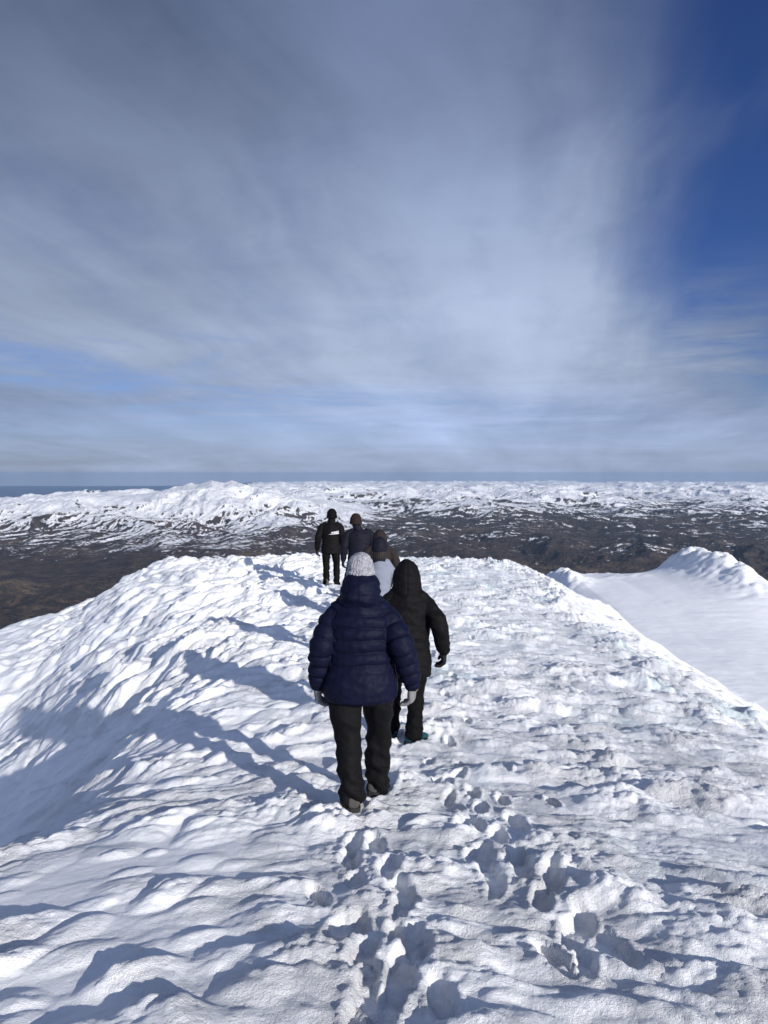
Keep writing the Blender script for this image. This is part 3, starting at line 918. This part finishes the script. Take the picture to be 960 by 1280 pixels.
        part('collar', mesh_from(bm, 'collar', vb * .7, 2, lambda co: creases(co, 7, 12, 431, .004)), p.get('m_collar', p['m_jacket']), jk)
    hat = p.get('hat')
    if hat:
        bm = bmesh.new(); hs = s * p.get('hat_s', 1.0)
        rings = []
        for (dz, rx, ry) in ((-.025, .091, .108), (.0, .094, .111), (.035, .094, .110), (.07, .085, .100), (.10, .066, .078), (.12, .040, .050), (.128, .015, .02)):
            rings.append(((hx, hy - .012 * (dz < .05), head_z + dz * hs + .01), (rx * hs, 0, 0), (0, ry * hs, 0)))
        loft(bm, rings, 28)
        def knit(co):
            ang = np.arctan2(co[:, 1] - hy, co[:, 0] - hx)
            return .0035 * np.abs(np.sin(ang * 17 + np.sin(co[:, 2] * 240) * .5)) * p.get('knit', .6) + .004 * perlin(co[:, 0] * 22, co[:, 2] * 22, 441)
        h_ = part('hat', mesh_from(bm, 'hat', .0062 / fine, 1, knit), p['m_hat'], root, p.get('hat_label'))
        bm = bmesh.new()
        loft(bm, [((hx, hy - .012, head_z - .045 * hs), (.088 * hs, 0, 0), (0, .105 * hs, 0)), ((hx, hy - .012, head_z - .035 * hs), (.100 * hs, 0, 0), (0, .117 * hs, 0)),
                  ((hx, hy - .012, head_z + .005), (.103 * hs, 0, 0), (0, .120 * hs, 0)), ((hx, hy - .012, head_z + .016), (.090 * hs, 0, 0), (0, .108 * hs, 0))], 28)
        part('hat_cuff', mesh_from(bm, 'hat_cuff', .0062 / fine, 1, knit), p['m_hat'], h_)
    if p.get('hair'):
        bm = bmesh.new()
        loft(bm, [((hx, hy - .02, head_z + .01), (.083 * s, 0, 0), (0, .095 * s, 0)), ((hx, hy - .035, head_z - .05), (.088 * s, 0, 0), (0, .085 * s, 0)),
                  ((hx, hy - .045, head_z - .11), (.086 * s, 0, 0), (0, .07 * s, 0)), ((hx, hy - .05, head_z - .17), (.080 * s, 0, 0), (0, .055 * s, 0)), ((hx, hy - .055, head_z - .20), (.05 * s, 0, 0), (0, .03 * s, 0))], 24)
        part('hair', mesh_from(bm, 'hair', vb * .6, 1, lambda co: .004 * np.sin(co[:, 0] * 260 + co[:, 2] * 20)), M['hair'], root)
    # ---- gloves
    for nm, w, e, th, nn in (('L', wL, eL, (1, .4, 0), p.get('palmL', (1, 0.2, 0))), ('R', wR, eR_, (-1, .4, 0), p.get('palmR', (-1, 0.2, 0)))):
        d = (w - e).normalized(); d = (d + Vector(p.get('hand' + nm, (0, 0, 0)))).normalized()
        thv = (0, 1, 0)
        part('glove', glove_mesh(None, w + d * .015, d, nn, thv, s * p.get('glove_s', 1.12), p.get('curl', 24), .0052 / fine), p['m_glove'], root, p.get('glove_label'))
    return root, jk


M = {}
def make_mats():
    M['skin'] = cloth('skin', (0.50, 0.30, 0.22), 0.55, 0, 80, .0006, .08, .4)
    M['rubber'] = cloth('boot_rubber', (0.02, 0.02, 0.021), 0.85, 0, 90, .002, .2)
    M['hair'] = cloth('dark_hair', (0.018, 0.013, 0.010), 0.5, 0, 120, .002, .2)
    M['navy'] = cloth('navy_nylon', (0.0048, 0.0058, 0.019), 0.58, .0, 90, .005, .25, .08)
    M['navy_dark'] = cloth('dark_navy_cloth', (0.005, 0.0056, 0.013), 0.75, .0, 90, .004, .2, .2)
    M['black'] = cloth('black_cloth', (0.005, 0.0047, 0.005), 0.8, .0, 90, .004, .2, .08)
    M['black_jacket'] = cloth('black_shell', (0.0055, 0.005, 0.0058), 0.72, .0, 90, .005, .2, .10)
    M['charcoal'] = cloth('black_trouser_cloth', (0.006, 0.0056, 0.0064), 0.72, .0, 110, .007, .35, .09)
    M['brown'] = cloth('brown_grey_cloth', (0.020, 0.015, 0.015), 0.8, .0, 90, .005, .2, .2)
    M['taupe'] = cloth('dark_taupe_knit', (0.024, 0.016, 0.015), 0.9, .0, 60, .005, .2, .1)
    M['white'] = cloth('pale_grey_shell', (0.20, 0.215, 0.26), 0.85, .0, 90, .004, .1, .2)
    M['glove'] = cloth('grey_fleece', (0.20, 0.195, 0.19), 0.95, .0, 120, .003, .2, .1)
    M['glove_black'] = cloth('black_glove_cloth', (0.014, 0.014, 0.015), 0.8, .0, 120, .003, .2, .2)
    M['boot_grey'] = cloth('grey_suede', (0.07, 0.065, 0.06), 0.9, .0, 60, .004, .45, .2)
    M['boot_teal'] = cloth('teal_boot_leather', (0.006, 0.050, 0.064), 0.6, .0, 60, .004, .35, .3)
    M['boot_black'] = cloth('black_boot_leather', (0.02, 0.019, 0.019), 0.6, .0, 60, .004, .35, .3)
    m, nt, b = new_mat('white_print'); b.inputs['Base Color'].default_value = (.72, .72, .74, 1); b.inputs['Roughness'].default_value = .6
    M['print'] = m
    # marled knit
    m, nt, b = new_mat('marled_grey_wool')
    tc = nt.nodes.new('ShaderNodeTexCoord'); o = S(tc.outputs['Object'])
    n = noise(o, 130, 2, .6); n2 = noise(o, 45, 2, .5)
    f = sstep(.42, .60, n * .6 + n2 * .4)
    c = mixc(f, (.20, .20, .22), (.38, .375, .405)); nt.links.new(c.v, b.inputs['Base Color'])
    b.inputs['Roughness'].default_value = .95; b.inputs['Specular IOR Level'].default_value = .1
    bump(nt, b, n, .004)
    M['wool'] = m


def at_depth(px, y):
    dx, dy, dz = ray(px, 640)
    return dx / dy * y


def make_people():
    Jwide = [(0, .205, .145, 0), (.03, .222, .160, -.005), (.15, .228, .165, -.01), (.35, .208, .155, -.005), (.55, .200, .150, 0), (.72, .208, .150, -.005), (.86, .205, .142, 0), (.95, .165, .125, 0), (1.04, .115, .100, 0)]
    Jslim = [(0, .190, .135, 0), (.03, .200, .145, 0), (.2, .198, .145, 0), (.42, .182, .135, 0), (.6, .190, .135, 0), (.8, .205, .138, 0), (.92, .190, .125, 0), (.98, .150, .110, 0), (1.04, .095, .085, 0)]
    # woman in the blue puffer
    make_person(dict(label='person in navy quilted puffer jacket, pale grey knit hat and grey gloves', H=1.72, at=(-0.150, 4.46), z=-2.235, fine=1.6,
        footL=(-.050, -.06, 0), footR=(.105, .34, .0), kneeL=.02, kneeR=.07, toeL=8, toeR=-20, pitchL=8, pitchR=18, bulk=1.06, shoulder=.168, drop=.055,
        elbL=(-.240, -.04, 1.12), wriL=(-.272, .03, .885), elbR=(.262, -.07, 1.13), wriR=(.325, -.01, .895), palmL=(1, .1, 0), palmR=(-1, .3, 0), handR=(-.25, 0, 0), handL=(.12, 0, 0),
        hem=.80, J=Jwide, sleeve=(.082, .073, .064, .052), quilt=.076, puff=.020, crease=.006, hood='down', hat=True, hat_s=.88, knit=1.0, hatlift=.0, heady=0.02, headx=.0,
        m_jacket=M['navy'], m_trousers=M['charcoal'], m_boot=M['boot_grey'], m_glove=M['glove'], m_hat=M['wool'], trouser_r=(.106, .080, .070), curl=20))
    # hooded black figure
    make_person(dict(label='person in long black jacket with hood up, black gloves and turquoise boots', H=1.75, at=(at_depth(507, 6.25) + .01, 6.2), z=-2.50, fine=1.4,
        footL=(-.13, .22, 0), footR=(.06, -.02, 0), kneeL=.07, kneeR=.01, toeL=5, toeR=-38, pitchR=6, bulk=.95, shoulder=.165, drop=.05,
        elbL=(-.26, -.02, 1.10), wriL=(-.27, .09, .86), elbR=(.270, -.08, 1.15), wriR=(.318, .02, .91), handR=(-.12, 0, -.4), palmR=(-1, 0, 0),
        hem=.70, J=[(0, .195, .14, 0), (.03, .205, .15, 0), (.2, .205, .15, 0), (.42, .188, .138, 0), (.6, .192, .138, 0), (.8, .203, .138, 0), (.92, .188, .125, 0), (.98, .150, .110, 0), (1.04, .095, .085, 0)], sleeve=(.078, .070, .062, .050), quilt=.11, puff=.006, crease=.015, hood='up', hatlift=.035,
        m_jacket=M['black_jacket'], m_trousers=M['black'], m_boot=M['boot_teal'], m_glove=M['glove_black'], boot_label='turquoise and black hiking boot'))
    # pale jacket
    make_person(dict(label='person in pale grey jacket and dark navy hat, mostly hidden by others', H=1.70, at=(at_depth(474, 8.8), 8.8), fine=1.0,
        footL=(-.09, .18, 0), footR=(.10, -.10, 0), kneeL=.06, kneeR=.03, toeL=5, toeR=-5, pitchR=10, bulk=.95, shoulder=.130,
        elbL=(-.26, -.02, 1.09), wriL=(-.25, .08, .87), elbR=(.26, -.02, 1.09), wriR=(.25, .08, .87),
        hem=.78, J=[(a, b * .78, c, d) for a, b, c, d in Jslim], crease=.009, collar=.10, collar_low=.08, drop=.08, m_collar=M['navy_dark'], hair=True, hat=True,
        m_jacket=M['white'], m_trousers=M['black'], m_boot=M['boot_black'], m_glove=M['glove_black'], m_hat=M['navy_dark']))
    # brown-grey hooded
    make_person(dict(label='person in dark brown grey jacket with the hood up', H=1.74, at=(at_depth(474.5, 11.7), 11.7), z=-2.66, fine=1.0,
        footL=(-.09, -.10, 0), footR=(.11, .18, 0), kneeL=.02, kneeR=.07, toeL=5, toeR=-5, pitchL=10, bulk=1.0, shoulder=.20,
        elbL=(-.30, -.02, 1.09), wriL=(-.29, .08, .87), elbR=(.285, .0, 1.08), wriR=(.345, .06, .86),
        hem=.76, J=Jslim, crease=.012, hood='up', hatlift=.03,
        m_jacket=M['brown'], m_trousers=M['black'], m_boot=M['boot_black'], m_glove=M['glove_black']))
    # navy wide shoulders
    make_person(dict(label='person in dark navy jacket and brown knit hat, walking second in the file', H=1.84, at=(at_depth(449, 14.2), 14.2), z=-2.66, fine=1.0, hat_s=1.12, drop=.03,
        footL=(-.26, -.22, .26), footR=(.08, .16, 0), kneeL=.03, kneeR=.05, toeL=5, toeR=-5, pitchL=42, bulk=1.05, shoulder=.215, headx=-.07,
        elbL=(-.275, .0, 1.10), wriL=(-.30, .04, .85), elbR=(.27, -.02, 1.09), wriR=(.29, .08, .86),
        hem=.78, J=[(a, b * 1.08, c * 1.06, d) for a, b, c, d in Jslim], crease=.010, collar=.11, hat=True,
        m_jacket=M['navy_dark'], m_trousers=M['black'], m_boot=M['boot_black'], m_glove=M['glove_black'], m_hat=M['taupe']))
    # leader
    lead, jk = make_person(dict(label='person in black jacket with white writing across the back and black cap', H=1.83, at=(at_depth(413.5, 16.1), 16.1), z=-2.645, fine=1.15, hat_s=1.10,
        footL=(-.10, -.10, 0), footR=(.12, .12, 0), kneeL=.03, kneeR=.03, toeL=18, toeR=-8, pitchL=5, bulk=.98, shoulder=.20, headx=.02, headturn=50,
        elbL=(-.265, -.03, 1.10), wriL=(-.295, .04, .86), elbR=(.25, -.02, 1.09), wriR=(.26, .08, .87),
        hem=.77, J=Jslim, crease=.010, collar=.10, hat=True, trouser_r=(.092, .068, .060),
        m_jacket=M['black_jacket'], m_trousers=M['black'], m_boot=M['boot_grey'], m_glove=M['glove_black'], m_hat=M['black'], boot_label='snow-dusted grey boot'))
    # white print across the leader's back: heavy slanted strokes over a tapering bar
    bm = bmesh.new()
    def quad(pts):
        f = bm.faces.new([bm.verts.new((x, 0, z)) for x, z in pts]); return f
    quad([(-.085, .000), (.150, .012), (.150, .034), (.02, .018)])
    x = -.02
    for i in range(7):
        hgt = .030 + .004 * i
        quad([(x, .026 + .002 * i), (x + .014, .027 + .002 * i), (x + .022, .026 + hgt), (x + .008, .026 + hgt)])
        if i % 2 == 0: quad([(x + .016, .042 + .002 * i), (x + .026, .043 + .002 * i), (x + .028, .052 + .002 * i), (x + .018, .051 + .002 * i)])
        x += .0235
    bmesh.ops.subdivide_edges(bm, edges=bm.edges, cuts=3, use_grid_fill=True)
    # lay the print on the back of the jacket
    bpy.context.view_layer.update()
    dg = bpy.context.evaluated_depsgraph_get()
    from mathutils.bvhtree import BVHTree
    bv = BVHTree.FromObject(jk, dg)
    for v in bm.verts:
        hit = bv.ray_cast(Vector((v.co.x + .035, -1.0, v.co.z + 1.27)), Vector((0, 1, 0)))
        v.co = (hit[0] if hit[0] else Vector((v.co.x, -.14, v.co.z + 1.27))) + Vector((0, -.004, 0))
    bmesh.ops.recalc_face_normals(bm, faces=bm.faces)
    me = bpy.data.meshes.new('print'); bm.to_mesh(me); bm.free()
    o = part('back_print', me, M['print'], jk, 'white slanted writing printed across the back')
    sl = o.modifiers.new('t', 'SOLIDIFY'); sl.thickness = .0015


zmin, zmax = make_far()
make_mats()
make_people()
snow = make_snow()

# ------------------------------------------------------------------ thin blue air
HAZE = 1.4e-5
bm = bmesh.new(); bmesh.ops.create_cube(bm, size=1.0)
zb = min(zmin, -760) - 60; zt = 60.0
for v in bm.verts:
    v.co = Vector((v.co.x * 124000, v.co.y * 62000 + 30500, zb if v.co.z < 0 else zt))
me = bpy.data.meshes.new('haze'); bm.to_mesh(me); bm.free()
mh = bpy.data.materials.new('thin_air'); mh.use_nodes = True; nt = mh.node_tree; nt.nodes.clear()
out = nt.nodes.new('ShaderNodeOutputMaterial'); pv = nt.nodes.new('ShaderNodeVolumePrincipled')
pv.inputs['Color'].default_value = (0.50, 0.72, 1.0, 1); pv.inputs['Density'].default_value = HAZE; pv.inputs['Anisotropy'].default_value = 0.2
nt.links.new(pv.outputs[0], out.inputs['Volume'])
me.materials.append(mh)
hz = bpy.data.objects.new('haze', me); C.objects.link(hz); tag(hz, kind='stuff')
